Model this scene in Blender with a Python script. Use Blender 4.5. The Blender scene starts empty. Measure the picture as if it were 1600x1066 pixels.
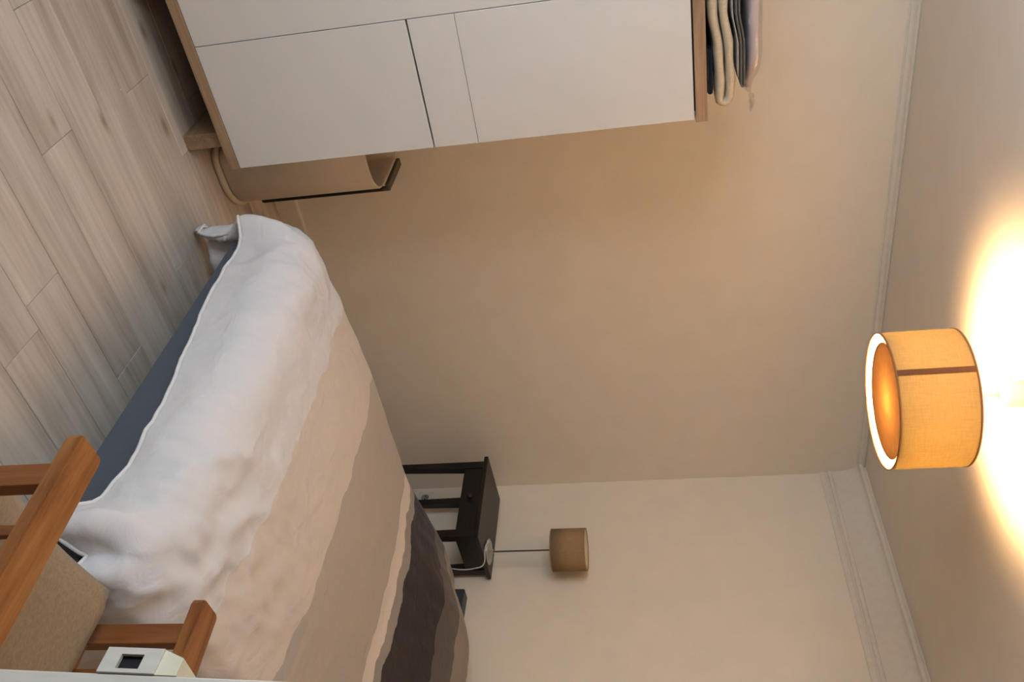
import bpy, bmesh, math, random
from mathutils import Vector, Matrix, noise
random.seed(7)
PI = math.pi
sc = bpy.context.scene
col = sc.collection

# ------------------------------------------------------------------ camera
CAM = Vector((-3.439, -3.22, 1.5933))
ax_r = Vector((0.15520359, 0.09294496, 0.98350042))      # photo right = world up (the photo lies on its side)
ax_u = Vector((-0.78603092, 0.61465887, 0.06595359))
ax_f = Vector((0.5983872, 0.78329797, -0.16845488))
cd = bpy.data.cameras.new('camera'); cam = bpy.data.objects.new('camera', cd); col.objects.link(cam)
M = Matrix((ax_r, ax_u, -ax_f)).transposed().to_4x4(); M.translation = CAM
cam.matrix_world = M
cd.sensor_width = 36; cd.lens = 30.773; cd.clip_start = 0.02
sc.camera = cam

# ------------------------------------------------------------------ world, daylight, exposure
w = bpy.data.worlds.new('world'); sc.world = w; w.use_nodes = True
bg = w.node_tree.nodes['Background']
bg.inputs[0].default_value = (0.86, 0.92, 1.0, 1); bg.inputs[1].default_value = 0.6
DAY_W = 56; BULB = 1650.0
ld = bpy.data.lights.new('window_daylight', 'AREA'); ld.shape = 'RECTANGLE'; ld.size = 1.45; ld.size_y = 1.35
ld.energy = DAY_W; ld.color = (0.78, 0.89, 1.0)
lo = bpy.data.objects.new('window_daylight', ld); col.objects.link(lo)
lo.location = (-4.28, -1.72, 1.71); lo.rotation_euler = (0, -PI/2, 0)    # just outside the pane, shining in (+x)
sc.view_settings.view_transform = 'Standard'; sc.view_settings.look = 'None'
sc.view_settings.exposure = 0.0; sc.view_settings.gamma = 1.0; sc.view_settings.use_curve_mapping = False

# ------------------------------------------------------------------ helpers
def mesh_obj(name, bm, mat, parent=None, smooth=False, loc=None):
    me = bpy.data.meshes.new(name); bm.normal_update(); bm.to_mesh(me); bm.free()
    if smooth:
        for p in me.polygons: p.use_smooth = True
    if mat: me.materials.append(mat)
    o = bpy.data.objects.new(name, me); col.objects.link(o)
    if loc: o.location = loc
    if parent: o.parent = parent
    return o
def tag(o, label, cat, group=None):
    o['label'] = label; o['category'] = cat
    if group: o['group'] = group
    return o
def thing(name, label, cat, loc=(0, 0, 0), rz=0, group=None):
    o = bpy.data.objects.new(name, None); col.objects.link(o); o.empty_display_size = .1
    o.location = loc; o.rotation_euler = (0, 0, rz)
    return tag(o, label, cat, group)
def struct(o): o['kind'] = 'structure'; return o
def add_box(bm, x0, x1, y0, y1, z0, z1, bev=0.0, seg=2):
    b = bmesh.new()
    bmesh.ops.create_cube(b, size=1)
    for v in b.verts:
        v.co = Vector(((x0+x1)/2 + v.co.x*(x1-x0), (y0+y1)/2 + v.co.y*(y1-y0), (z0+z1)/2 + v.co.z*(z1-z0)))
    if bev > 0:
        bmesh.ops.bevel(b, geom=b.edges[:], offset=bev, segments=seg, affect='EDGES', profile=.5)
    me = bpy.data.meshes.new('t'); b.to_mesh(me); b.free(); bm.from_mesh(me); bpy.data.meshes.remove(me)
    return bm
def box(name, x0, x1, y0, y1, z0, z1, mat, parent=None, bev=0.0, seg=2):
    return mesh_obj(name, add_box(bmesh.new(), x0, x1, y0, y1, z0, z1, bev, seg), mat, parent)
def lathe(bm, prof, n=48, cx=0, cy=0, close=False):
    rings = []
    for r, z in prof:
        if r < 1e-6: rings.append([bm.verts.new((cx, cy, z))])
        else: rings.append([bm.verts.new((cx+r*math.cos(2*PI*k/n), cy+r*math.sin(2*PI*k/n), z)) for k in range(n)])
    pairs = list(zip(rings, rings[1:]))
    if close: pairs.append((rings[-1], rings[0]))
    for A, B in pairs:
        for k in range(n):
            k2 = (k+1) % n
            if len(A) == 1 and len(B) == 1: continue
            if len(A) == 1: bm.faces.new((A[0], B[k2], B[k]))
            elif len(B) == 1: bm.faces.new((A[k], A[k2], B[0]))
            else: bm.faces.new((A[k], A[k2], B[k2], B[k]))
    return bm
def tube(bm, pts, r, n=8, cap=True):
    pts = [Vector(p) for p in pts]; rings = []
    for i, p in enumerate(pts):
        t = (pts[min(i+1, len(pts)-1)] - pts[max(i-1, 0)]).normalized()
        a = t.cross(Vector((0, 0, 1)))
        if a.length < .2: a = t.cross(Vector((1, 0, 0)))
        a.normalize(); b = t.cross(a)
        rr = r[i] if isinstance(r, (list, tuple)) else r
        rings.append([bm.verts.new(p + a*rr*math.cos(2*PI*k/n) + b*rr*math.sin(2*PI*k/n)) for k in range(n)])
    for A, B in zip(rings, rings[1:]):
        for k in range(n): bm.faces.new((A[k], A[(k+1) % n], B[(k+1) % n], B[k]))
    if cap:
        bm.faces.new(rings[0][::-1]); bm.faces.new(rings[-1])
    return bm
def prism_along(bm, prof, p0, p1, ax1, ax2, cap=True):
    """extrude a closed 2-D profile (list of (u, v)) from p0 to p1; u along ax1, v along ax2"""
    p0, p1, ax1, ax2 = Vector(p0), Vector(p1), Vector(ax1), Vector(ax2)
    A = [bm.verts.new(p0 + ax1*u + ax2*v) for u, v in prof]
    B = [bm.verts.new(p1 + ax1*u + ax2*v) for u, v in prof]
    n = len(prof)
    for k in range(n): bm.faces.new((A[k], A[(k+1) % n], B[(k+1) % n], B[k]))
    if cap: bm.faces.new(A[::-1]); bm.faces.new(B)
    bmesh.ops.recalc_face_normals(bm, faces=bm.faces[:])
    return bm
def smooth01(a, b, x):
    t = max(0., min(1., (x-a)/(b-a))); return t*t*(3-2*t)

# ------------------------------------------------------------------ materials
def newmat(name):
    m = bpy.data.materials.new(name); m.use_nodes = True
    nt = m.node_tree; return m, nt, nt.nodes['Principled BSDF']
def N(nt, t, **kw):
    n = nt.nodes.new(t)
    for k, v in kw.items(): setattr(n, k, v)
    return n
def setp(b, rough=.5, spec=.5, metal=0, **kw):
    b.inputs['Roughness'].default_value = rough; b.inputs['Specular IOR Level'].default_value = spec
    b.inputs['Metallic'].default_value = metal
def mapping(nt, scale, coord='Object', rand=False):
    tc = N(nt, 'ShaderNodeTexCoord'); mp = N(nt, 'ShaderNodeMapping')
    mp.inputs['Scale'].default_value = scale
    nt.links.new(tc.outputs[coord], mp.inputs['Vector'])
    if rand:
        oi = N(nt, 'ShaderNodeObjectInfo'); ml = N(nt, 'ShaderNodeMath', operation='MULTIPLY'); ml.inputs[1].default_value = 57.
        nt.links.new(oi.outputs['Random'], ml.inputs[0])
        cb = N(nt, 'ShaderNodeCombineXYZ')
        for i in range(3): nt.links.new(ml.outputs[0], cb.inputs[i])
        nt.links.new(cb.outputs[0], mp.inputs['Location'])
        return mp, oi
    return mp
def ramp(nt, stops, interp='LINEAR'):
    r = N(nt, 'ShaderNodeValToRGB'); cr = r.color_ramp; cr.interpolation = interp
    while len(cr.elements) < len(stops): cr.elements.new(.5)
    for e, (p, c) in zip(cr.elements, stops): e.position = p; e.color = (*c, 1)
    return r
def bump(nt, b, height, strength=.2, dist=.005):
    bp = N(nt, 'ShaderNodeBump'); bp.inputs['Strength'].default_value = strength; bp.inputs['Distance'].default_value = dist
    nt.links.new(height, bp.inputs['Height']); nt.links.new(bp.outputs[0], b.inputs['Normal'])
def plain(name, c, rough=.5, spec=.4, metal=0, var=.06, scale=(6, 6, 6), bmp=0, bscale=90):
    """paint / plastic: base colour with a faint procedural unevenness"""
    m, nt, b = newmat(name); setp(b, rough, spec, metal)
    mp = mapping(nt, scale); nz = N(nt, 'ShaderNodeTexNoise'); nz.inputs['Detail'].default_value = 4
    nt.links.new(mp.outputs[0], nz.inputs['Vector'])
    lo_ = tuple(x*(1-var) for x in c); hi = tuple(min(1, x*(1+var)) for x in c)
    r = ramp(nt, [(.3, lo_), (.7, hi)]); nt.links.new(nz.outputs['Fac'], r.inputs[0]); nt.links.new(r.outputs[0], b.inputs['Base Color'])
    if bmp:
        n2 = N(nt, 'ShaderNodeTexNoise'); n2.inputs['Scale'].default_value = bscale; n2.inputs['Detail'].default_value = 3
        tc = N(nt, 'ShaderNodeTexCoord'); nt.links.new(tc.outputs['Object'], n2.inputs['Vector'])
        bump(nt, b, n2.outputs['Fac'], bmp, .003)
    return m
def wood(name, cs, stretch, rough=.45, spec=.35, rand=False, knots=False, fine=1.0):
    """cs: dark, mid, light; stretch: mapping scale, low along the grain"""
    m, nt, b = newmat(name); setp(b, rough, spec)
    oi = None
    if rand: mp, oi = mapping(nt, stretch, rand=True)
    else: mp = mapping(nt, stretch)
    n1 = N(nt, 'ShaderNodeTexNoise'); n1.inputs['Scale'].default_value = 1.; n1.inputs['Detail'].default_value = 6; n1.inputs['Roughness'].default_value = .62; n1.inputs['Distortion'].default_value = .6
    nt.links.new(mp.outputs[0], n1.inputs['Vector'])
    r = ramp(nt, [(.28, cs[0]), (.5, cs[1]), (.72, cs[2])]); nt.links.new(n1.outputs['Fac'], r.inputs[0])
    out = r.outputs[0]
    # fine pores along the grain
    mp2 = N(nt, 'ShaderNodeMapping'); mp2.inputs['Scale'].default_value = (1.2, 9*fine, 9*fine) if stretch[0] < stretch[1] else ((9*fine, 1.2, 9*fine) if stretch[1] < stretch[2] else (9*fine, 9*fine, 1.2))
    nt.links.new(mp.outputs[0], mp2.inputs['Vector'])
    n2 = N(nt, 'ShaderNodeTexNoise'); n2.inputs['Scale'].default_value = 1.; n2.inputs['Detail'].default_value = 3
    nt.links.new(mp2.outputs[0], n2.inputs['Vector'])
    r2 = ramp(nt, [(.35, (.78, .76, .74)), (.6, (1, 1, 1))]); nt.links.new(n2.outputs['Fac'], r2.inputs[0])
    mx = N(nt, 'ShaderNodeMix', data_type='RGBA', blend_type='MULTIPLY'); mx.inputs[0].default_value = .6
    nt.links.new(out, mx.inputs[6]); nt.links.new(r2.outputs[0], mx.inputs[7]); out = mx.outputs[2]
    if knots:
        mp3 = N(nt, 'ShaderNodeMapping'); mp3.inputs['Scale'].default_value = (4.2, 1.1, 1)
        nt.links.new(mp.outputs[0], mp3.inputs['Vector'])
        vo = N(nt, 'ShaderNodeTexVoronoi', voronoi_dimensions='2D'); vo.inputs['Scale'].default_value = .9
        nt.links.new(mp3.outputs[0], vo.inputs['Vector'])
        r3 = ramp(nt, [(.05, (.52, .42, .35)), (.13, (.80, .75, .71)), (.22, (1, 1, 1))]); sc3 = N(nt, 'ShaderNodeSeparateXYZ'); nt.links.new(vo.outputs['Color'], sc3.inputs[0])
        sp3 = N(nt, 'ShaderNodeMath', operation='MULTIPLY_ADD'); sp3.inputs[1].default_value = .75; nt.links.new(sc3.outputs[0], sp3.inputs[0]); nt.links.new(vo.outputs['Distance'], sp3.inputs[2])
        nt.links.new(sp3.outputs[0], r3.inputs[0])
        mk = N(nt, 'ShaderNodeMix', data_type='RGBA', blend_type='MULTIPLY'); mk.inputs[0].default_value = .85
        nt.links.new(out, mk.inputs[6]); nt.links.new(r3.outputs[0], mk.inputs[7]); out = mk.outputs[2]
    if oi:
        hs = N(nt, 'ShaderNodeHueSaturation'); mr = N(nt, 'ShaderNodeMapRange'); mr.inputs[3].default_value = .9; mr.inputs[4].default_value = 1.08
        nt.links.new(oi.outputs['Random'], mr.inputs[0]); nt.links.new(mr.outputs[0], hs.inputs['Value'])
        nt.links.new(out, hs.inputs['Color']); out = hs.outputs[0]
    nt.links.new(out, b.inputs['Base Color'])
    bump(nt, b, n2.outputs['Fac'], .12, .002)
    return m
def fabric(name, c, scale=900, var=.08, rough=.95, bmp=.25):
    m, nt, b = newmat(name); setp(b, rough, .15)
    b.inputs['Sheen Weight'].default_value = .15
    mp = mapping(nt, (1, 1, 1))
    ws = []
    for d in ('X', 'Z'):
        wv = N(nt, 'ShaderNodeTexNoise'); wv.inputs['Scale'].default_value = 1.; wv.inputs['Detail'].default_value = 2
        m2 = N(nt, 'ShaderNodeMapping'); m2.inputs['Scale'].default_value = (scale, scale*.12, scale*.12) if d == 'X' else (scale*.12, scale*.12, scale)
        nt.links.new(mp.outputs[0], m2.inputs['Vector']); nt.links.new(m2.outputs[0], wv.inputs['Vector']); ws.append(wv)
    ad = N(nt, 'ShaderNodeMath', operation='ADD'); nt.links.new(ws[0].outputs['Fac'], ad.inputs[0]); nt.links.new(ws[1].outputs['Fac'], ad.inputs[1])
    hf = N(nt, 'ShaderNodeMath', operation='MULTIPLY'); hf.inputs[1].default_value = .5; nt.links.new(ad.outputs[0], hf.inputs[0])
    r = ramp(nt, [(.35, tuple(x*(1-var) for x in c)), (.65, tuple(min(1, x*(1+var)) for x in c))])
    nt.links.new(hf.outputs[0], r.inputs[0]); nt.links.new(r.outputs[0], b.inputs['Base Color'])
    bump(nt, b, hf.outputs[0], bmp, .001)
    return m
def shade_mat(name, c, trans, ct=None):
    ct = ct or c
    m = bpy.data.materials.new(name); m.use_nodes = True; nt = m.node_tree; nt.nodes.clear()
    out = N(nt, 'ShaderNodeOutputMaterial'); di = N(nt, 'ShaderNodeBsdfDiffuse'); tr = N(nt, 'ShaderNodeBsdfTranslucent'); mx = N(nt, 'ShaderNodeMixShader')
    mp = mapping(nt, (1, 1, 1)); ws = []
    for s in ((420, 420, 30), (40, 40, 420)):
        m2 = N(nt, 'ShaderNodeMapping'); m2.inputs['Scale'].default_value = s; nz = N(nt, 'ShaderNodeTexNoise'); nz.inputs['Scale'].default_value = 1.
        nt.links.new(mp.outputs[0], m2.inputs['Vector']); nt.links.new(m2.outputs[0], nz.inputs['Vector']); ws.append(nz)
    ad = N(nt, 'ShaderNodeMath', operation='ADD'); nt.links.new(ws[0].outputs['Fac'], ad.inputs[0]); nt.links.new(ws[1].outputs['Fac'], ad.inputs[1])
    hf = N(nt, 'ShaderNodeMath', operation='MULTIPLY'); hf.inputs[1].default_value = .5; nt.links.new(ad.outputs[0], hf.inputs[0])
    r = ramp(nt, [(.35, tuple(x*.9 for x in c)), (.65, tuple(min(1, x*1.08) for x in c))]); nt.links.new(hf.outputs[0], r.inputs[0])
    nt.links.new(r.outputs[0], di.inputs[0]); mx.inputs[0].default_value = trans
    rt = ramp(nt, [(.35, tuple(x*.86 for x in ct)), (.65, tuple(min(1, x*1.1) for x in ct))]); nt.links.new(hf.outputs[0], rt.inputs[0]); nt.links.new(rt.outputs[0], tr.inputs[0])
    nt.links.new(di.outputs[0], mx.inputs[1]); nt.links.new(tr.outputs[0], mx.inputs[2]); nt.links.new(mx.outputs[0], out.inputs[0])
    return m
def emit(name, c, s):
    m = bpy.data.materials.new(name); m.use_nodes = True; nt = m.node_tree; nt.nodes.clear()
    o = N(nt, 'ShaderNodeOutputMaterial'); e = N(nt, 'ShaderNodeEmission'); e.inputs[0].default_value = (*c, 1); e.inputs[1].default_value = s
    nt.links.new(e.outputs[0], o.inputs[0]); return m
def clear_mat(name, tint, gloss, rough=.05, bmp=0):
    m = bpy.data.materials.new(name); m.use_nodes = True; nt = m.node_tree; nt.nodes.clear()
    o = N(nt, 'ShaderNodeOutputMaterial'); t = N(nt, 'ShaderNodeBsdfTransparent'); t.inputs[0].default_value = (*tint, 1)
    g = N(nt, 'ShaderNodeBsdfGlossy'); g.inputs['Roughness'].default_value = rough; mx = N(nt, 'ShaderNodeMixShader'); mx.inputs[0].default_value = gloss
    nt.links.new(t.outputs[0], mx.inputs[1]); nt.links.new(g.outputs[0], mx.inputs[2]); nt.links.new(mx.outputs[0], o.inputs[0])
    if bmp:
        nz = N(nt, 'ShaderNodeTexNoise'); nz.inputs['Scale'].default_value = 45; bp = N(nt, 'ShaderNodeBump'); bp.inputs['Strength'].default_value = bmp
        nt.links.new(nz.outputs['Fac'], bp.inputs['Height']); nt.links.new(bp.outputs[0], g.inputs['Normal'])
    return m

WALL = (.84, .745, .62)
M_wall = plain('wall_paint', WALL, .85, .2, var=.02, scale=(1.5, 1.5, 1.5), bmp=.06, bscale=160)
M_ceil = plain('ceiling_paint', (.79, .705, .60), .9, .15, var=.02, scale=(1.2, 1.2, 1.2))
M_trim = plain('trim_paint', (.76, .69, .59), .45, .4, var=.03)
M_jamb = plain('jamb_gloss_paint', (.60, .56, .50), .35, .5, var=.05, scale=(25, 25, 6))
M_plank = wood('oak_laminate', ((.33, .262, .208), (.56, .480, .408), (.68, .60, .525)), (1.0, 8.5, 8.5), .38, .4, rand=True, knots=True, fine=.8)
M_under = plain('underlay', (.12, .09, .07), .9)
M_wwood = wood('sonoma_oak', ((.23, .135, .075), (.36, .235, .145), (.47, .33, .22)), (2.2, 26, 26), .5, .3)
M_wwoodY = wood('sonoma_oak_depth', ((.23, .135, .075), (.36, .235, .145), (.47, .33, .22)), (26, 2.2, 26.1), .5, .3)
M_white = plain('white_melamine', (.68, .65, .62), .38, .4, var=.012, scale=(2, 2, 2))
M_recess_shade = plain('recess_shade_colour', (.03, .022, .018), .8)  # near-black colour standing in for shade in door gaps and under the wardrobe
M_chair = wood('chair_oak', ((.16, .045, .010), (.29, .105, .026), (.38, .16, .048)), (26, 3.2, 26.1), .36, .45)
M_chairZ = wood('chair_oak_post', ((.15, .042, .010), (.24, .08, .02), (.30, .11, .032)), (26, 26, 3.2), .4, .4)
M_seat = fabric('tan_weave', (.30, .218, .138), 800, .14)
M_black = wood('black_brown_stain', ((.004, .003, .0025), (.007, .005, .004), (.012, .0085, .0065)), (30, 3, 30.1), .42, .4)
M_slate = fabric('slate_upholstery', (.085, .10, .125), 800, .06)
M_head = fabric('headboard_upholstery', (.045, .05, .055), 800, .06)
M_matt = fabric('mattress_ticking', (.7, .68, .64), 500)
M_pillow = fabric('cream_pillowcase', (.74, .66, .54), 700, .04)
M_steel = plain('brushed_steel', (.55, .53, .50), .32, .5, 1.0, var=.05)
M_lbase = plain('lamp_base_grey', (.42, .41, .39), .3, .5, .6, var=.03)
M_tshade = shade_mat('table_lampshade_cloth', (.42, .28, .155), .25)
M_tlining = plain('lamp_lining', (.72, .62, .42), .8)
M_cord = plain('white_flex', (.72, .67, .58), .5)
M_pshade = shade_mat('pendant_linen', (.50, .36, .19), .5, (.122, .090, .031))
M_plining = shade_mat('pendant_lining', (.84, .78, .66), .35, (.50, .46, .38))
M_pdisc = shade_mat('pendant_diffuser', (.50, .30, .14), .35, (.026, .0112, .0026))
M_pseam = shade_mat('pendant_seam', (.22, .10, .05), .15, (.05, .02, .008))
M_prim = plain('pendant_rim', (.28, .12, .04), .8)
M_plastic = plain('white_plastic', (.74, .70, .63), .35, .5, var=.02)
M_bulb = emit('warm_bulb', (1.0, .63, .30), BULB)
M_bin = plain('cream_bin_plastic', (.62, .52, .41), .45, .4, var=.02)
M_binrim = plain('brown_bin_trim', (.10, .075, .06), .5, .4)
M_blackhole = plain('black_hole', (.006, .005, .006), .7)
M_c_dark = fabric('black_cloth', (.018, .02, .026), 600, .5)
M_c_cream = fabric('cream_blanket', (.56, .46, .33), 260, .10, bmp=.5)
M_c_grey = fabric('grey_brown_cloth', (.14, .12, .10), 500, .1)
M_c_lgrey = fabric('light_grey_cloth', (.42, .38, .33), 500, .1)
M_c_lilac = fabric('lilac_shirt', (.60, .52, .53), 700, .05)
M_film = clear_mat('plastic_film', (.96, .95, .95), .16, .12, .6)
M_glass = clear_mat('window_glass', (.97, .98, .98), .06, .01)

# ------------------------------------------------------------------ room shell
CE = 2.55; XL = -4.12; YF = -2.80; T = .12        # ceiling, window wall, door wall (inner faces)
XD = -2.757                                       # room-side corner of the door jamb
floor = struct(box('floor', XL-T, T, -4.30, T, -.10, -.014, M_under))
# laminate boards, one object each
pitch = .163; Lb = 1.285
joints = {(-1.04-pitch): -2.625, (-1.04-4*pitch): -2.29, -1.04: -2.956, (-1.04+3*pitch): -2.30, (-1.04-2*pitch): -1.98}
shared = {}
ytop = -1.04 + 7*pitch
k = 0
while True:
    y1_ = ytop - k*pitch; y0_ = y1_ - pitch; k += 1
    if y1_ < -4.28: break
    y1c = min(y1_, -.002)
    if y1c - y0_ < .01: continue
    base = None
    for jy, jx in joints.items():
        if abs(jy - y0_) < .01: base = jx
    if base is None: base = XL + ((k*.437) % 1)*Lb
    x = base
    while x > XL + .002: x -= Lb
    while x < -.002:
        a0 = max(x, XL+.002); a1 = min(x+Lb, -.002)
        if a1 - a0 > .02:
            key = (round(a1-a0, 3), round(y1c-y0_, 3))
            if key not in shared:
                me = bpy.data.meshes.new('floor_plank')
                bm = add_box(bmesh.new(), -(a1-a0)/2+.0006, (a1-a0)/2-.0006, -(y1c-y0_)/2+.0006, (y1c-y0_)/2-.0006, -.014, 0, .0012, 1)
                bm.to_mesh(me); bm.free(); me.materials.append(M_plank); shared[key] = me
            o = bpy.data.objects.new('floor_plank', shared[key]); col.objects.link(o); o.parent = floor
            o.location = ((a0+a1)/2, (y0_+y1c)/2, 0)
        x += Lb
struct(box('ceiling', XL-T, T, -4.30, T, CE, CE+.1, M_ceil))
struct(box('wall_back', XL-T, T, 0, T, -.05, CE+.05, M_wall))
struct(box('wall_right', 0, T, -4.30, 0, -.05, CE+.05, M_wall))
# window wall with an opening
WY0, WY1, WZ0, WZ1 = -2.47, -.97, 1.01, 2.41
bm = bmesh.new()
add_box(bm, XL-T, XL, -4.30, WY0, -.05, CE+.05); add_box(bm, XL-T, XL, WY1, 0, -.05, CE+.05)
add_box(bm, XL-T, XL, WY0, WY1, -.05, WZ0); add_box(bm, XL-T, XL, WY0, WY1, WZ1, CE+.05)
struct(mesh_obj('wall_left', bm, M_wall))
# door wall with an opening (camera stands in it)
bm = bmesh.new(); JX = XD - .0
add_box(bm, XL, -3.70, YF-.18, YF, -.05, CE+.05); add_box(bm, JX+.07, 0, YF-.18, YF, -.05, CE+.05)
add_box(bm, -3.70, JX+.07, YF-.18, YF, 2.08, CE+.05)
struct(mesh_obj('wall_front', bm, M_wall))
struct(box('wall_hall', XL-T, T, -4.42, -4.30, -.05, CE+.05, M_wall))
# window joinery
win = bpy.data.objects.new('window_1', None); col.objects.link(win); win['kind'] = 'structure'
def wbar(y0, y1, z0, z1): box('window_frame', XL-.09, XL-.03, y0, y1, z0, z1, M_jamb, win, .004)
wbar(WY0, WY0+.05, WZ0, WZ1); wbar(WY1-.05, WY1, WZ0, WZ1); wbar(WY0+.05, WY1-.05, WZ0, WZ0+.06); wbar(WY0+.05, WY1-.05, WZ1-.05, WZ1); wbar(-1.76, -1.68, WZ0+.06, WZ1-.05)
for (a_, b_) in ((WY0+.05, -1.76), (-1.68, WY1-.05)):
    box('window_pane', XL-.064, XL-.060, a_, b_, WZ0+.06, WZ1-.05, M_glass, win)
box('window_sill', XL-.03, XL+.05, WY0-.04, WY1+.04, WZ0-.03, WZ0, M_jamb, win, .005)

# baseboards with a rounded top edge
bb = [(0, 0), (.013, 0), (.013, .088), (.011, .0935), (.006, .096), (0, .096)]
struct(mesh_obj('baseboard_back', prism_along(bmesh.new(), bb, (XL, 0, 0), (0, 0, 0), (0, -1, 0), (0, 0, 1)), M_trim))
struct(mesh_obj('baseboard_right', prism_along(bmesh.new(), bb, (0, -.013, 0), (0, YF, 0), (-1, 0, 0), (0, 0, 1)), M_trim))
struct(mesh_obj('baseboard_left', prism_along(bmesh.new(), bb, (XL, -.013, 0), (XL, YF, 0), (1, 0, 0), (0, 0, 1)), M_trim))
# plaster cornices (trim_1 over the bedside table wall: reeded foot, cove, fillet; trim_2: slim bead on the other wall)
pr = [(0, 2.338), (.007, 2.338), (.010, 2.345), (.010, 2.362), (.006, 2.367), (.006, 2.371), (.014, 2.376), (.016, 2.384), (.014, 2.392), (.009, 2.396), (.009, 2.402)]
for i in range(13):
    t = i/12*PI/2
    pr.append((.009 + .043*(1-math.cos(t)), 2.402 + .118*math.sin(t)))
pr += [(.056, 2.520), (.062, 2.524), (.064, 2.532), (.062, 2.540), (.058, 2.543), (.058, CE), (0, CE)]
struct(mesh_obj('trim_1', prism_along(bmesh.new(), pr, (0, 0, 0), (0, YF, 0), (-1, 0, 0), (0, 0, 1)), M_trim))
pr2 = [(0, 2.512), (.004, 2.512), (.006, 2.516), (.004, 2.520)]
for i in range(9):
    t = i/8*PI/2; pr2.append((.004 + .014*(1-math.cos(t)), 2.520+.016*math.sin(t)))
pr2 += [(.024, 2.539), (.024, 2.545), (.020, CE), (0, CE)]
struct(mesh_obj('trim_2', prism_along(bmesh.new(), pr2, (XL, 0, 0), (-.062, 0, 0), (0, -1, 0), (0, 0, 1)), M_trim))

# door jamb with rebate, architrave
dj = bpy.data.objects.new('door_1', None); col.objects.link(dj); dj['kind'] = 'structure'
bm = bmesh.new(); add_box(bm, JX, JX+.07, YF-.18, YF, 0, 2.08, .003, 1); mesh_obj('door_jamb', bm, M_jamb, dj)
bm = bmesh.new(); add_box(bm, -3.77, -3.70, YF-.18, YF, 0, 2.08, .003, 1); mesh_obj('door_jamb', bm, M_jamb, dj)
bm = bmesh.new(); add_box(bm, -3.70, JX, YF-.18, YF, 2.01, 2.08, .003, 1); mesh_obj('door_head', bm, M_jamb, dj)
bm = bmesh.new(); add_box(bm, JX+.05, JX+.12, YF, YF+.010, 0, 2.11, .003, 1); mesh_obj('architrave', bm, M_jamb, dj)
# the old frame is out of plumb by about two degrees: lean it about the lock height
LEAN = Matrix.Translation((JX, YF, 1.06)) @ Matrix.Rotation(math.radians(2.2), 4, Vector((.85, .52, 0))) @ Matrix.Translation((-JX, -YF, -1.06))
dj.matrix_world = LEAN
# rim lock keep screwed to the jamb: box with a rectangular bolt mouth
kp = thing('lock_keep', 'white painted metal lock keep with a black bolt hole on the door jamb', 'lock keep', (JX, YF, 1.075))
bm = bmesh.new()
y0_, y1_, z0_, z1_ = .0, .026, -.030, .030
hy0, hy1, hz0, hz1 = .004, .019, -.0125, .0115
for (a0, a1, b0, b1) in ((y0_, hy0, z0_, z1_), (hy1, y1_, z0_, z1_), (hy0, hy1, z0_, hz0), (hy0, hy1, hz1, z1_)):
    add_box(bm, 0, .004, a0, a1, b0, b1)
add_box(bm, .004, .052, y1_-.003, y1_, z0_, z1_); add_box(bm, .049, .052, y0_, y1_-.003, z0_, z1_)
add_box(bm, .004, .049, y0_, y1_-.003, z1_-.003, z1_); add_box(bm, .004, .049, y0_, y1_-.003, z0_, z0_+.003)
kp.rotation_mode = 'QUATERNION'; kp.rotation_quaternion = LEAN.to_quaternion()
mesh_obj('keep_case', bm, M_jamb, kp)
bm = bmesh.new(); add_box(bm, .005, .048, .001, .0225, -.0265, .0265); mesh_obj('bolt_hole', bm, M_blackhole, kp)
bm = bmesh.new(); prism_along(bm, [(0, 0), (.026, 0), (.018, .022), (0, .022)], (.002, 0, .030), (.05, 0, .030), (0, 1, 0), (0, 0, 1)); mesh_obj('keep_flange', bm, plain('cream_flange', (.74, .68, .52), .4), kp)

# ------------------------------------------------------------------ wardrobe
WX1 = -2.236; WX0 = -3.535; WY = -.56
wd = thing('wardrobe', 'white wardrobe with oak top and base boards, folded clothes lying on it', 'wardrobe', (WX1, 0, 0))
def wbox(n, x0, x1, y0, y1, z0, z1, m, bev=.001): return box(n, x0-WX1, x1-WX1, y0, y1, z0, z1, m, wd, bev, 1)
wbox('base_board', WX0, WX1, WY, -.03, .156, .192, M_wwood)
wbox('top_board', WX0, WX1+.004, WY-.004, -.03, 1.746, 1.782, M_wwood)
wbox('side_panel', WX1-.022, WX1-.004, WY+.024, -.035, .192, 1.746, M_white)
wbox('side_panel', WX0, WX0+.018, WY+.024, -.035, .192, 1.746, M_white)
wbox('back_panel', WX0+.018, WX1-.022, -.045, -.035, .192, 1.746, M_white)
wbox('added_shade_skirt', WX0+.018, WX1-.075, -.058, -.046, 0, .156, M_recess_shade)  # dark panel added to cut bounced light and deepen the shade underneath
wbox('gap_shade_sheet', WX0+.018, WX1-.022, WY+.024, WY+.034, .192, 1.746, M_recess_shade)  # black sheet behind the doors, paints the shade seen in their gaps
c1, c2 = -2.664, -3.098
wbox('door', c1+.0012, WX1-.003, WY, WY+.019, .194, .8865, M_white)
wbox('drawer_front', c1+.0012, WX1-.003, WY, WY+.019, .8925, 1.0395, M_white)
wbox('door', c1+.0012, WX1-.003, WY, WY+.019, 1.0410, 1.741, M_white)
wbox('door', c2+.0012, c1-.0012, WY, WY+.019, .194, 1.741, M_white)
wbox('door', WX0+.002, c2-.0012, WY, WY+.019, .194, 1.741, M_white)
for x0 in (-2.355, -2.90, -3.47):
    wbox('foot_board', x0, x0+.054, -.505, -.06, 0, .156, M_wwoodY)

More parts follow.
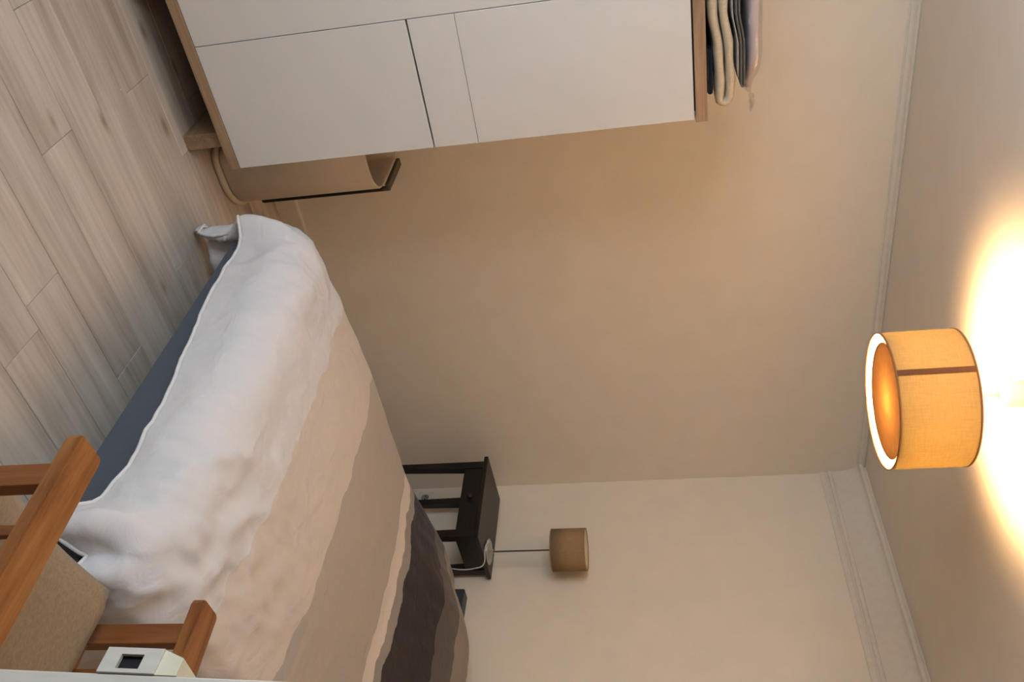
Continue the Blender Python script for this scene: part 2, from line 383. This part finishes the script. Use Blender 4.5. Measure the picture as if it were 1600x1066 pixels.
# ------------------------------------------------------------------ folded clothes on the wardrobe
def folded(name, mat, xr, xl, y0, y1, z0, th, layers, parent=None, wob=.004, seed=0, lift=.0, skew=0):
    """a cloth folded back and forth: layers run along x and turn over at the right end xr"""
    path = []
    gap = th*1.02
    for L in range(layers):
        z = z0 + th/2 + L*gap
        xs = [xl + (xr-gap/2-xl)*i/26 for i in range(27)]
        if L % 2: xs = xs[::-1]
        for x in xs: path.append((x, z))
        if L < layers-1:
            cx = xs[-1]; s = 1 if L % 2 == 0 else -1
            for j in range(1, 6):
                a = -PI/2 + PI*j/6
                path.append((cx + s*gap/2*math.cos(a), z + gap/2 + gap/2*math.sin(a)))
    bm = bmesh.new(); ny = 14; n = len(path); top = []; bot = []
    for j in range(ny+1):
        y = y0 + (y1-y0)*j/ny; A = []; B = []
        for i, (x, z) in enumerate(path):
            p, q = path[max(i-1, 0)], path[min(i+1, n-1)]
            tx, tz = q[0]-p[0], q[1]-p[1]; l = math.hypot(tx, tz) or 1; nx, nz = -tz/l, tx/l
            f = smooth01(xl, xr, x)
            wz = wob*noise.noise(Vector((x*9, y*7, seed+z*3)))*(.3+f)
            wx = skew*(y-y0) + wob*1.5*noise.noise(Vector((z*14, y*9, seed+5)))*f
            h = th*.5*(.93 + .22*noise.noise(Vector((x*22, y*10, z*40+seed))))
            up = max(0, wz) + lift*smooth01(-2.56, -2.445, x)
            rd = .55 if j in (0, ny) else 1.0
            A.append(bm.verts.new((x+wx+nx*h*rd, y, z+up+nz*h*rd))); B.append(bm.verts.new((x+wx-nx*h*rd, y, z+up-nz*h*rd)))
        top.append(A); bot.append(B)
    for j in range(ny):
        for i in range(n-1):
            bm.faces.new((top[j][i], top[j][i+1], top[j+1][i+1], top[j+1][i])); bm.faces.new((bot[j][i], bot[j+1][i], bot[j+1][i+1], bot[j][i+1]))
    for i in range(n-1):
        bm.faces.new((top[0][i], bot[0][i], bot[0][i+1], top[0][i+1])); bm.faces.new((top[ny][i], top[ny][i+1], bot[ny][i+1], bot[ny][i]))
    for j in range(ny):
        for e in (0, n-1): bm.faces.new((top[j][e], top[j+1][e], bot[j+1][e], bot[j][e]))
    bmesh.ops.recalc_face_normals(bm, faces=bm.faces[:])
    return mesh_obj(name, bm, mat, parent, True)
xl = -3.05
tag(folded('folded_cloth', M_c_dark, -2.305, -2.43, -.52, -.16, 1.7835, .011, 2, wob=.002, seed=1), 'thin black folded cloth, lowest of the pile on the wardrobe', 'cloth')
tag(folded('folded_blanket', M_c_cream, -2.272, xl, -.535, -.15, 1.790, .0305, 2, wob=.006, seed=4, skew=.03, lift=.017), 'thick cream folded blanket in the pile on the wardrobe', 'blanket')
tag(folded('folded_trousers', M_c_lgrey, -2.345, xl, -.525, -.16, 1.860, .006, 1, wob=.0015, seed=8, lift=.017), 'thin light grey folded garment directly on the cream blanket', 'clothing')
tag(folded('folded_trousers', M_c_grey, -2.318, xl, -.53, -.16, 1.869, .0085, 2, wob=.002, seed=9, lift=.016), 'dark grey brown folded trousers under the wrapped lilac shirt', 'clothing')
sh = thing('folded_shirt', 'lilac shirt folded in a shiny clear plastic sleeve, top of the pile', 'shirt', (-2.325, -.345, 1.905))
def slab(name, mat, x0, x1, y0, y1, z0, z1, seed, parent, taper=.5, amp=.004):
    bm = bmesh.new(); nx_, nv = 30, 20
    rows = []
    for i in range(nx_+1):
        x = x0 + (x1-x0)*i/nx_
        f = smooth01(x1-.11, x1, x)
        zt = z1 - (z1-z0)*taper*f
        row = []
        for k in range(nv):
            a = 2*PI*k/nv
            c, s = math.cos(a), math.sin(a)
            ex = .35
            yy = (y0+y1)/2 + (y1-y0)/2*math.copysign(abs(c)**ex, c)*(1-.25*f)
            zz = (z0+zt)/2 + (zt-z0)/2*math.copysign(abs(s)**.6, s)
            d = amp*noise.noise(Vector((x*16, yy*12, zz*30+seed)))
            row.append(bm.verts.new((x, yy+d, max(z0, zz+d))))
        rows.append(row)
    for A, B in zip(rows, rows[1:]):
        for k in range(nv): bm.faces.new((A[k], A[(k+1) % nv], B[(k+1) % nv], B[k]))
    bm.faces.new(rows[0][::-1]); bm.faces.new(rows[-1])
    bmesh.ops.recalc_face_normals(bm, faces=bm.faces[:])
    return mesh_obj(name, bm, mat, parent, True)
slab('shirt_body', M_c_lilac, -.62, .035, -.17, .17, .002, .044, 2, sh, .6)
fl = slab('plastic_sleeve', M_film, -.63, .050, -.178, .178, .0, .052, 3, sh, .55, .006)
bm = bmesh.new()
vs = []
for i in range(5):
    for j in range(4):
        vs.append(bm.verts.new((.045+.012*i, -.178+.012*j+.004*math.sin(i), .018+.012*math.sin(j*1.3+i)*.6)))
for i in range(4):
    for j in range(3):
        bm.faces.new((vs[i*4+j], vs[i*4+j+1], vs[(i+1)*4+j+1], vs[(i+1)*4+j]))
o = mesh_obj('sleeve_tail', bm, M_film, sh, True)
o.modifiers.new('thick', 'SOLIDIFY').thickness = .0015

# ------------------------------------------------------------------ cream bin between wardrobe and wall
bn = thing('storage_bin', 'cream rounded bin with dark edging, partly hidden behind the wardrobe', 'bin', (-2.09, -.20, 0))
def rrect(x0, x1, y0, y1, r, n=8, rs=None):
    pts = []
    rs = rs or (r, r, r, r)
    for (cx, cy, a0, rr) in ((x1-rs[0], y1-rs[0], 0, rs[0]), (x0+rs[1], y1-rs[1], PI/2, rs[1]), (x0+rs[2], y0+rs[2], PI, rs[2]), (x1-rs[3], y0+rs[3], 1.5*PI, rs[3])):
        for i in range(n+1):
            a = a0 + PI/2*i/n; pts.append((cx+rr*math.cos(a), cy+rr*math.sin(a)))
    return pts
def loft(bm, rings, closed_top=False, closed_bot=True):
    R = [[bm.verts.new(p) for p in ring] for ring in rings]
    for A, B in zip(R, R[1:]):
        n = len(A)
        for k in range(n): bm.faces.new((A[k], A[(k+1) % n], B[(k+1) % n], B[k]))
    if closed_bot: bm.faces.new(R[0][::-1])
    if closed_top: bm.faces.new(R[-1])
    return bm
def ring(x0, x1, y0, y1, r, z, rs=None): return [(x, y, z) for x, y in rrect(x0, x1, y0, y1, r, 8, rs)]
bx0, bx1, by0, by1 = -.135, .118, -.175, .175
RS = (.02, .03, .05, .13)
prof = [(0, .026), (.004, .03), (.004, .575), (-.002, .581), (-.006, .575), (-.008, .30), (-.010, .05)]
mesh_obj('bin_body', loft(bmesh.new(), [ring(bx0-e, bx1+e, by0-e, by1+e, .1, z, tuple(max(.01, q+e) for q in RS)) for e, z in prof]), M_bin, bn, True)
mesh_obj('foot_ring', loft(bmesh.new(), [ring(bx0-e, bx1+e, by0-e, by1+e, .1, z, tuple(q+e for q in RS)) for e, z in ((.0, 0), (.012, .002), (.016, .012), (.012, .024), (.002, .026))]), M_bin, bn, True)
bm = add_box(bmesh.new(), bx1+.0005, bx1+.022, by0+.112, by0+.132, .075, .57, .001, 1); mesh_obj('dark_slot', bm, M_blackhole, bn)
bm = add_box(bmesh.new(), bx1+.018, bx1+.034, by0+.130, by0+.145, .070, .588, .002, 1); add_box(bm, bx1+.002, bx1+.034, by0+.130, by1, .580, .597, .003, 1); mesh_obj('edge_trim', bm, M_binrim, bn)

# ------------------------------------------------------------------ bed
bed = thing('bed', 'double bed with slate grey upholstered base and low headboard', 'bed', (-1.08, -1.44, 0))
def bbox(n, x0, x1, y0, y1, z0, z1, m, bev, seg=3): return box(n, x0+1.08, x1+1.08, y0+1.44, y1+1.44, z0, z1, m, bed, bev, seg)
bbox('bed_base', -2.070, -.095, -2.14, -.74, .175, .315, M_slate, .012)
bbox('mattress', -2.045, -.10, -2.125, -.755, .315, .475, M_matt, .04)
bbox('headboard', -.092, -.020, -2.15, -.728, .06, .604, M_head, .008)
for (x, y) in ((-1.85, -.86), (-1.85, -2.02), (-.2, -.82), (-.2, -2.06)):
    bm = lathe(bmesh.new(), [(0, 0), (.022, 0), (.026, .01), (.034, .175), (0, .175)], 16)
    mesh_obj('leg', bm, M_black, bed, True, (x+1.08, y+1.44, 0))

# pillows under the duvet
def pillow(cx, cy, label):
    bm = bmesh.new(); nu, nv = 24, 32; a, b, h = .20, .32, .065
    G = {}
    for s in (1, -1):
        for i in range(nu+1):
            for j in range(nv+1):
                u = -1+2*i/nu; v = -1+2*j/nv
                if s == -1 and (i in (0, nu) or j in (0, nv)): G[(s, i, j)] = G[(1, i, j)]; continue
                e = (max(0, (1-u**4))*max(0, (1-v**4)))**.45
                z = h*e*s*(1 + .1*noise.noise(Vector((u*2, v*2, s))))
                G[(s, i, j)] = bm.verts.new((a*u*(1-.04*v*v), b*v*(1-.04*u*u), z+h))
        for i in range(nu):
            for j in range(nv):
                q = (G[(s, i, j)], G[(s, i+1, j)], G[(s, i+1, j+1)], G[(s, i, j+1)])
                bm.faces.new(q if s == 1 else q[::-1])
    o = mesh_obj('pillow', bm, M_pillow, None, True, (cx, cy, .477))
    return tag(o, label, 'pillow')
pillow(-.315, -1.13, 'cream pillow at the head of the bed, covered by the striped duvet')

# duvet -------------------------------------------------------------
def duvet_material():
    m, nt, b = newmat('striped_duvet_cotton'); setp(b, .92, .15); b.inputs['Sheen Weight'].default_value = .12
    tc = N(nt, 'ShaderNodeTexCoord'); sp = N(nt, 'ShaderNodeSeparateXYZ'); nt.links.new(tc.outputs['UV'], sp.inputs[0])
    mp = N(nt, 'ShaderNodeMapping'); mp.inputs['Scale'].default_value = (2.2, 6.5, 1); nt.links.new(tc.outputs['UV'], mp.inputs['Vector'])
    nz = N(nt, 'ShaderNodeTexNoise'); nz.inputs['Scale'].default_value = 1.; nz.inputs['Detail'].default_value = 3; nt.links.new(mp.outputs[0], nz.inputs['Vector'])
    s1 = N(nt, 'ShaderNodeMath', operation='MULTIPLY_ADD'); s1.inputs[1].default_value = .085; s1.inputs[2].default_value = -.0425
    nt.links.new(nz.outputs['Fac'], s1.inputs[0])
    ad = N(nt, 'ShaderNodeMath', operation='ADD'); nt.links.new(sp.outputs[0], ad.inputs[0]); nt.links.new(s1.outputs[0], ad.inputs[1])
    mr = N(nt, 'ShaderNodeMapRange'); mr.inputs[1].default_value = -2.5; mr.inputs[2].default_value = 0.; nt.links.new(ad.outputs[0], mr.inputs[0])
    white = (.67, .645, .65); cream = (.625, .55, .485); taupe = (.44, .39, .335); blush = (.70, .61, .545)
    P = lambda x: (x+2.5)/2.5
    r = ramp(nt, [(0, white), (P(-1.80), cream), (P(-1.47), taupe), (P(-.965), blush), (P(-.885), (.30, .265, .235)), (P(-.835), (.036, .029, .029)), (P(-.61), (.105, .09, .078)), (P(-.48), (.25, .21, .175)), (P(-.20), (.68, .60, .50))], 'CONSTANT')
    nt.links.new(mr.outputs[0], r.inputs[0]); nt.links.new(r.outputs[0], b.inputs['Base Color'])
    m2 = N(nt, 'ShaderNodeMapping'); m2.inputs['Scale'].default_value = (16, 10, 10); nt.links.new(tc.outputs['UV'], m2.inputs['Vector'])
    n2 = N(nt, 'ShaderNodeTexNoise'); n2.inputs['Scale'].default_value = 1.; n2.inputs['Detail'].default_value = 7; n2.inputs['Distortion'].default_value = 1.2; nt.links.new(m2.outputs[0], n2.inputs['Vector'])
    bump(nt, b, n2.outputs['Fac'], .45, .011)
    return m
M_duvet = duvet_material()
R_ = .135; XF = -2.105; YA = -.712; YB = -2.172
xi, ya, yb = XF+R_, YA-R_, YB+R_
def ztop(X, Y):
    v = (Y-ya)/(yb-ya)
    puff = .035*max(0., math.sin(PI*max(0, min(1, v))))**.7
    edge = smooth01(-.02, .28, v)*smooth01(-.02, .28, 1-v)
    hump = smooth01(-.95, -.42, X)*(.070+.085*edge) - .03*smooth01(-.30, -.12, X)
    foot = -.045*(1-smooth01(xi-.05, xi+.6, X))
    return .535 + puff + hump + foot
def duvet_point(X, Y):
    cx = max(X, xi); cy = min(max(Y, yb), ya)
    ox = max(0., xi-X); oy = abs(Y-cy); sy = 1 if Y > cy else -1
    d = math.hypot(ox, oy)
    z = ztop(cx, cy)
    p = Vector((cx, cy, z))
    if d > 1e-6:
        dx, dy = -ox/d, sy*oy/d
        if d < R_*PI/2: out = R_*math.sin(d/R_); drop = R_*(1-math.cos(d/R_)); hang = 0
        else: out = R_; hang = d-R_*PI/2; drop = R_+hang
        cf = 2*ox*oy/(d*d)                           # 1 on the corner diagonal, 0 on the straight sides
        th = math.atan2(oy, ox)
        h = smooth01(0, .22, drop)
        if oy < 1e-6: out += h*.045*math.exp(-((Y+2.05)/.06)**2)
        elif sy > 0: out += h*cf*(.05*math.sin(th*7-.5) + .065) + h*.006*math.sin(Y*19)*(1-cf)
        else:
            out += h*cf*(.05*math.sin(th*8+.4) + .03)*(1-.8*smooth01(.7, 1.2, th))
            if ox > .05: out += h*.045*math.exp(-((Y+2.05)/.06)**2)
        p += Vector((dx*out, dy*out, -drop))
    return p
def wrinkle(X, Y):
    fx = 1-smooth01(xi-.05, xi+.55, X)
    near = 1-smooth01(0, .75, math.hypot(X-xi, Y-yb)); far = 1-smooth01(0, .5, math.hypot(X-xi, Y-ya))
    a = .0022 + .005*fx + .016*near + .008*far
    q = Vector((X*4.2 + Y*1.5, Y*6.5-X*2.2, 1.7))
    r1 = 1-abs(noise.noise(q))*2.2
    r2 = noise.noise(Vector((X*13, Y*10, 5))) + .6*(1-3*abs(noise.noise(Vector((X*9-Y*7, Y*15+X*4, 8)))))
    strx = noise.noise(Vector((X*5, Y*34, 9)))*.0028*fx
    head = noise.noise(Vector((X*6+Y*5, Y*14-X*8, 3)))*.006*smooth01(-1.0, -.6, X)
    return a*(r1*.7 + r2*.4) + strx + head
nX, nY = 190, 210
X0, X1, Y0, Y1 = xi-.350, -.150, yb-.46, ya+.52
grid = [[None]*(nY+1) for _ in range(nX+1)]; flat = {}
for i in range(nX+1):
    X = X0 + (X1-X0)*i/nX
    for j in range(nY+1):
        Y = Y0 + (Y1-Y0)*j/nY
        # hem line is a little uneven
        Xe = X + (.03*noise.noise(Vector((Y*2.1, 3, 1))) + .022 + .066*smooth01(-1.1, -1.95, Y) - .085*math.exp(-((Y+2.05)/.045)**2) + .10*smooth01(-2.09, -2.2, Y))*(1-smooth01(X0, xi, X))
        e = .002
        p = duvet_point(Xe, Y)
        n = (duvet_point(Xe+e, Y)-duvet_point(Xe-e, Y)).cross(duvet_point(Xe, Y+e)-duvet_point(Xe, Y-e))
        n = n.normalized() if n.length > 1e-12 else Vector((0, 0, 1))
        if n.z < -.3: n = -n
        grid[i][j] = p + n*wrinkle(Xe, Y)
        grid[i][j].z = max(grid[i][j].z, .035)
        flat[(i, j)] = (Xe, Y)
bm = bmesh.new(); uvl = bm.loops.layers.uv.new('UVMap')
vs = [[bm.verts.new(grid[i][j]) for j in range(nY+1)] for i in range(nX+1)]
for i in range(nX):
    for j in range(nY):
        f = bm.faces.new((vs[i][j], vs[i+1][j], vs[i+1][j+1], vs[i][j+1]))
        for l, key in zip(f.loops, ((i, j), (i+1, j), (i+1, j+1), (i, j+1))): l[uvl].uv = flat[key]
duvet = mesh_obj('duvet', bm, M_duvet, None, True)
tag(duvet, 'rumpled duvet striped white, taupe and charcoal spread over the bed', 'duvet')
md = duvet.modifiers.new('loft', 'SOLIDIFY'); md.thickness = .022; md.offset = -1
hem_pts = [grid[nX-2-i][nY] for i in range(0, nX-2, 2)] + [grid[0][nY-j] for j in range(0, nY, 2)] + [grid[i][0] for i in range(0, nX-2, 2)]
mesh_obj('hem', tube(bmesh.new(), hem_pts, .0055, 6), plain('hem_cotton', (.76, .73, .715), .9, .15), duvet, True)

# ------------------------------------------------------------------ bedside table
NA = math.radians(4.5); NC = (-.203, -.395, 0)
ns = thing('bedside_table', 'black brown wooden bedside table with drawer in the room corner', 'table', NC, NA)
def nb(n, x0, x1, y0, y1, z0, z1, bev=.002, par=ns): return box(n, x0, x1, y0, y1, z0, z1, M_black, par, bev, 1)
nb('table_top', -.178, .172, -.24, .24, .685, .705, .003)
def leg(x, y):
    sx = 1 if x < 0 else -1; sy = 1 if y < 0 else -1
    bm = bmesh.new(); a = .040; t = .026
    prof = []
    R0 = [(x, y, .685), (x+sx*a, y, .685), (x+sx*a, y+sy*a, .685), (x, y+sy*a, .685)]
    Rm = [(p[0], p[1], .575) for p in R0]
    R1 = [(x, y, 0), (x+sx*t, y, 0), (x+sx*t, y+sy*t, 0), (x, y+sy*t, 0)]
    loft(bm, [R1, Rm, R0], True, True); bmesh.ops.recalc_face_normals(bm, faces=bm.faces[:])
    mesh_obj('leg', bm, M_black, ns)
for x in (-.160, .160):
    for y in (-.222, .222): leg(x, y)
nb('side_rail', -.120, .120, -.216, -.196, .585, .685); nb('side_rail', -.120, .120, .196, .216, .585, .685); nb('back_rail', .138, .154, -.182, .182, .585, .685)
dr = nb('drawer_front', -.157, -.139, -.181, .181, .588, .682)
bm = lathe(bmesh.new(), [(0, 0), (.006, 0), (.006, .008), (.013, .013), (.015, .019), (.012, .024), (0, .026)], 20)
o = mesh_obj('knob', bm, M_black, dr, True, (-.157, 0, .637)); o.rotation_euler = (0, -PI/2, 0)

# table lamp
LX, LY, LZ = -.145, -.560, .7055
tl = thing('table_lamp', 'small table lamp with beige drum shade on the bedside table', 'lamp', (LX, LY, LZ))
mesh_obj('lamp_base', lathe(bmesh.new(), [(0, 0), (.061, 0), (.063, .003), (.061, .008), (.055, .011), (.014, .013), (.012, .024), (0, .024)], 48), M_lbase, tl, True)
mesh_obj('pole', lathe(bmesh.new(), [(0, .02), (.0042, .02), (.0042, .345), (.013, .348), (.013, .40), (0, .40)], 16), M_steel, tl, True)
Rl = .099; z0l, z1l = .312, .472
mesh_obj('lamp_shade', lathe(bmesh.new(), [(Rl, z0l), (Rl, z1l), (Rl-.002, z1l), (Rl-.002, z0l)], 64, close=True), M_tshade, tl, True)
mesh_obj('shade_lining', lathe(bmesh.new(), [(Rl-.0035, z0l+.002), (Rl-.0035, z1l-.002), (Rl-.003, z1l-.002), (Rl-.003, z0l+.002)], 64, close=True), M_tlining, tl, True)
for k in range(3):
    a = k*2*PI/3+.4; mesh_obj('shade_strut', tube(bmesh.new(), [(.012*math.cos(a), .012*math.sin(a), .345), (Rl*math.cos(a)*.985, Rl*math.sin(a)*.985, z1l-.012)], .0015, 6), M_steel, tl, True)
for nm, zz in (('shade_rim', z0l), ('shade_rim', z1l)):
    mesh_obj(nm, lathe(bmesh.new(), [(Rl+.0012, zz-.002), (Rl+.0012, zz+.002), (Rl-.0025, zz+.002), (Rl-.0025, zz-.002)], 64, close=True), plain('shade_binding', (.36, .24, .13), .8), tl, True)
def bez(P, n=40):
    out = []
    for i in range(n+1):
        t = i/n; m = 1-t
        out.append(Vector(P[0])*m**3 + Vector(P[1])*3*m*m*t + Vector(P[2])*3*m*t*t + Vector(P[3])*t**3)
    return out
cp = bez([(-.055, .012, .007), (-.085, -.02, .004), (-.085, -.06, .004), (-.060, -.082, .0045)], 16) + bez([(-.060, -.082, .0045), (-.040, -.108, .004), (-.035, -.118, -.005), (-.030, -.118, -.040)], 14)[1:] + bez([(-.030, -.118, -.040), (-.025, -.132, -.10), (-.03, -.118, -.165), (-.03, -.100, -.215)])[1:] + bez([(-.03, -.100, -.215), (-.03, -.09, -.30), (.03, -.09, -.45), (.10, -.09, -.62)])[1:]
mesh_obj('power_cord', tube(bmesh.new(), cp, .0026, 8), M_cord, tl, True)
bm = add_box(bmesh.new(), -.064, -.052, .005, .019, .003, .013, .002, 1); mesh_obj('cord_grommet', bm, M_plastic, tl)
bm = add_box(bmesh.new(), -.042, -.018, -.112, -.088, -.245, -.205, .005, 2); mesh_obj('cord_switch', bm, M_plastic, tl)

# wall socket
so = thing('wall_socket', 'white wall socket low in the corner behind the bedside table', 'socket', (0, -.072, .276))
box('cover_plate', -.009, 0, -.041, .041, -.041, .041, M_plastic, so, .003)
o = mesh_obj('socket_well', lathe(bmesh.new(), [(.021, 0), (.021, .0015), (.019, .0015), (.019, .0003), (0, .0003)], 28), plain('socket_shadow_grey', (.30, .27, .23), .5), so, True, (-.009, 0, 0)); o.rotation_euler = (0, -PI/2, 0)
for y in (-.0095, .0095):
    o = mesh_obj('pin_hole', lathe(bmesh.new(), [(.0032, 0), (.0032, .0012), (0, .0012)], 14), M_blackhole, so, True, (-.0095, y, 0)); o.rotation_euler = (0, -PI/2, 0)
o = mesh_obj('earth_pin', lathe(bmesh.new(), [(.0026, 0), (.0026, .010), (.0015, .012), (0, .012)], 14), M_steel, so, True, (-.009, 0, .011)); o.rotation_euler = (0, -PI/2, 0)

# ------------------------------------------------------------------ pendant lamp
PX, PY = -1.687, -1.315
pl = thing('pendant_lamp', 'lit drum pendant lamp in orange linen hanging from the ceiling', 'lamp', (PX, PY, 0))
PR, PZ0, PZ1 = .190, 2.186, 2.382
mesh_obj('lamp_shade', lathe(bmesh.new(), [(PR, PZ0), (PR, (PZ0+PZ1)/2), (PR, PZ1)], 96), M_pshade, pl, True)
mesh_obj('shade_lining', lathe(bmesh.new(), [(PR-.0018, PZ0+.001), (PR-.0018, (PZ0+PZ1)/2), (PR-.0018, PZ1-.001)], 96), M_plining, pl, True)
for zz in (PZ0, PZ1):
    mesh_obj('shade_rim', lathe(bmesh.new(), [(PR+.0012, zz-.0025), (PR+.0012, zz+.0025), (PR-.0015, zz+.0025), (PR-.0015, zz-.0025)], 96, close=True), M_prim, pl, True)
bm = bmesh.new(); a0 = math.radians(206); dw = .0085/PR
A = [[bm.verts.new(((PR+rr)*math.cos(a0+s*dw), (PR+rr)*math.sin(a0+s*dw), z)) for s in (-1, 0, 1)] for z in (PZ0+.002, PZ1-.002) for rr in (.0012,)]
for k in range(2): bm.faces.new((A[0][k], A[0][k+1], A[1][k+1], A[1][k]))
o = mesh_obj('seam_strip', bm, M_pseam, pl); o.modifiers.new('thick', 'SOLIDIFY').thickness = .0008
mesh_obj('diffuser', lathe(bmesh.new(), [(0, PZ0+.012), (.05, PZ0+.012), (.11, PZ0+.012), (.162, PZ0+.012)], 96), M_pdisc, pl, True)
mesh_obj('diffuser_rim', lathe(bmesh.new(), [(.163, PZ0+.010), (.163, PZ0+.014), (.160, PZ0+.014), (.160, PZ0+.010)], 96, close=True), M_prim, pl, True)
for k in range(3):
    a = k*2*PI/3+.9
    mesh_obj('shade_strut', tube(bmesh.new(), [(.02*math.cos(a), .02*math.sin(a), 2.352), (PR*.995*math.cos(a), PR*.995*math.sin(a), PZ1-.006)], .0016, 6), M_plastic, pl, True)
    mesh_obj('diffuser_hook', tube(bmesh.new(), [(.161*math.cos(a), .161*math.sin(a), PZ0+.013), (PR*.995*math.cos(a), PR*.995*math.sin(a), PZ0+.012)], .0010, 6), M_plastic, pl, True)
mesh_obj('bulb', lathe(bmesh.new(), [(0, 2.236), (.018, 2.240), (.028, 2.255), (.028, 2.272), (.014, 2.306), (.013, 2.325)], 12), M_bulb, pl, True)
mesh_obj('lamp_holder', lathe(bmesh.new(), [(0, 2.325), (.018, 2.325), (.020, 2.33), (.020, 2.365), (.008, 2.378), (0, 2.378)], 24), M_plastic, pl, True)
mesh_obj('cord', lathe(bmesh.new(), [(0, 2.375), (.0035, 2.375), (.0035, 2.50), (0, 2.50)], 12), M_cord, pl, True)
mesh_obj('ceiling_rose', lathe(bmesh.new(), [(0, 2.488), (.012, 2.488), (.030, 2.494), (.034, 2.502), (.036, CE-.001), (0, CE-.001)], 40), M_plastic, pl, True)

# ------------------------------------------------------------------ armchair
CA = math.radians(5)
ch = thing('armchair', 'oak armchair with tan woven seat beside the foot of the bed', 'chair', (-2.245, -2.20, 0), CA)
def arm(xc, side):
    bm = bmesh.new(); wd_ = .037; pts = []
    y1, y0 = .005, -.56
    out = []
    r = .012
    out = [(xc-wd_, y0), (xc+wd_, y0), (xc+wd_, y1-r), (xc+wd_-r*.3, y1-r*.3), (xc+wd_-r, y1), (xc-wd_+r, y1), (xc-wd_+r*.3, y1-r*.3), (xc-wd_, y1-r)]
    A = [bm.verts.new((x, y, .590)) for x, y in out]; B = [bm.verts.new((x, y, .618)) for x, y in out]
    n = len(out)
    for k in range(n): bm.faces.new((A[k], A[(k+1) % n], B[(k+1) % n], B[k]))
    bm.faces.new(A[::-1]); bm.faces.new(B)
    bmesh.ops.recalc_face_normals(bm, faces=bm.faces[:])
    bmesh.ops.bevel(bm, geom=[e for e in bm.edges if abs(e.verts[0].co.z-e.verts[1].co.z) < 1e-5], offset=.003, segments=2, affect='EDGES')
    mesh_obj('armrest', bm, M_chair, ch)
AX = .262
for s in (-1, 1):
    arm(s*AX, s)
    box('front_leg', s*AX-.014, s*AX+.014, -.085, -.040, 0, .590, M_chairZ, ch, .002)
    box('rear_leg', s*AX-.014, s*AX+.014, -.545, -.500, 0, .590, M_chairZ, ch, .002)
    box('side_spindle', s*.243-.006, s*.243+.006, -.165, -.145, .375, .590, M_chairZ, ch, .001)
    box('side_rail', s*.243-.010, s*.243+.010, -.50, -.085, .335, .375, M_chair, ch, .002)
box('stretcher', -.248, .248, -.105, -.080, .300, .335, M_chair, ch, .002); box('stretcher', -.248, .248, -.530, -.510, .335, .375, M_chair, ch, .002)
def sheet(name, pts_fn, nu, nv, th, mat):
    bm = bmesh.new(); G = [[bm.verts.new(pts_fn(i/nu, j/nv)) for j in range(nv+1)] for i in range(nu+1)]
    for i in range(nu):
        for j in range(nv): bm.faces.new((G[i][j], G[i+1][j], G[i+1][j+1], G[i][j+1]))
    bmesh.ops.recalc_face_normals(bm, faces=bm.faces[:])
    o = mesh_obj(name, bm, mat, ch, True); m = o.modifiers.new('thick', 'SOLIDIFY'); m.thickness = th; m.offset = 0
    return o
def seat_fn(u, v):
    x = -.205 + .41*u; y = .012 - .47*v
    sag = -.028*math.sin(PI*u)*(1-.3*v)
    front = -.012*(1-smooth01(0, .12, v))
    return (x, y, .412 + sag + front - .035*v)
sheet('seat', seat_fn, 24, 20, .014, M_seat)
def back_fn(u, v):
    x = -.205 + .41*u
    return (x, -.465 - .11*v - .03*math.sin(PI*u), .40 + .40*v)
sheet('backrest', back_fn, 20, 16, .014, M_seat)

# white crumb on the floor
bm = bmesh.new(); bmesh.ops.create_icosphere(bm, subdivisions=1, radius=.004)
for v in bm.verts: v.co *= .7+.5*random.random(); v.co.z *= .5
tag(mesh_obj('crumb', bm, M_plastic, None, False, (-2.62, -.74, .0022)), 'tiny white crumb lying on the floorboards in front of the wardrobe', 'crumb')
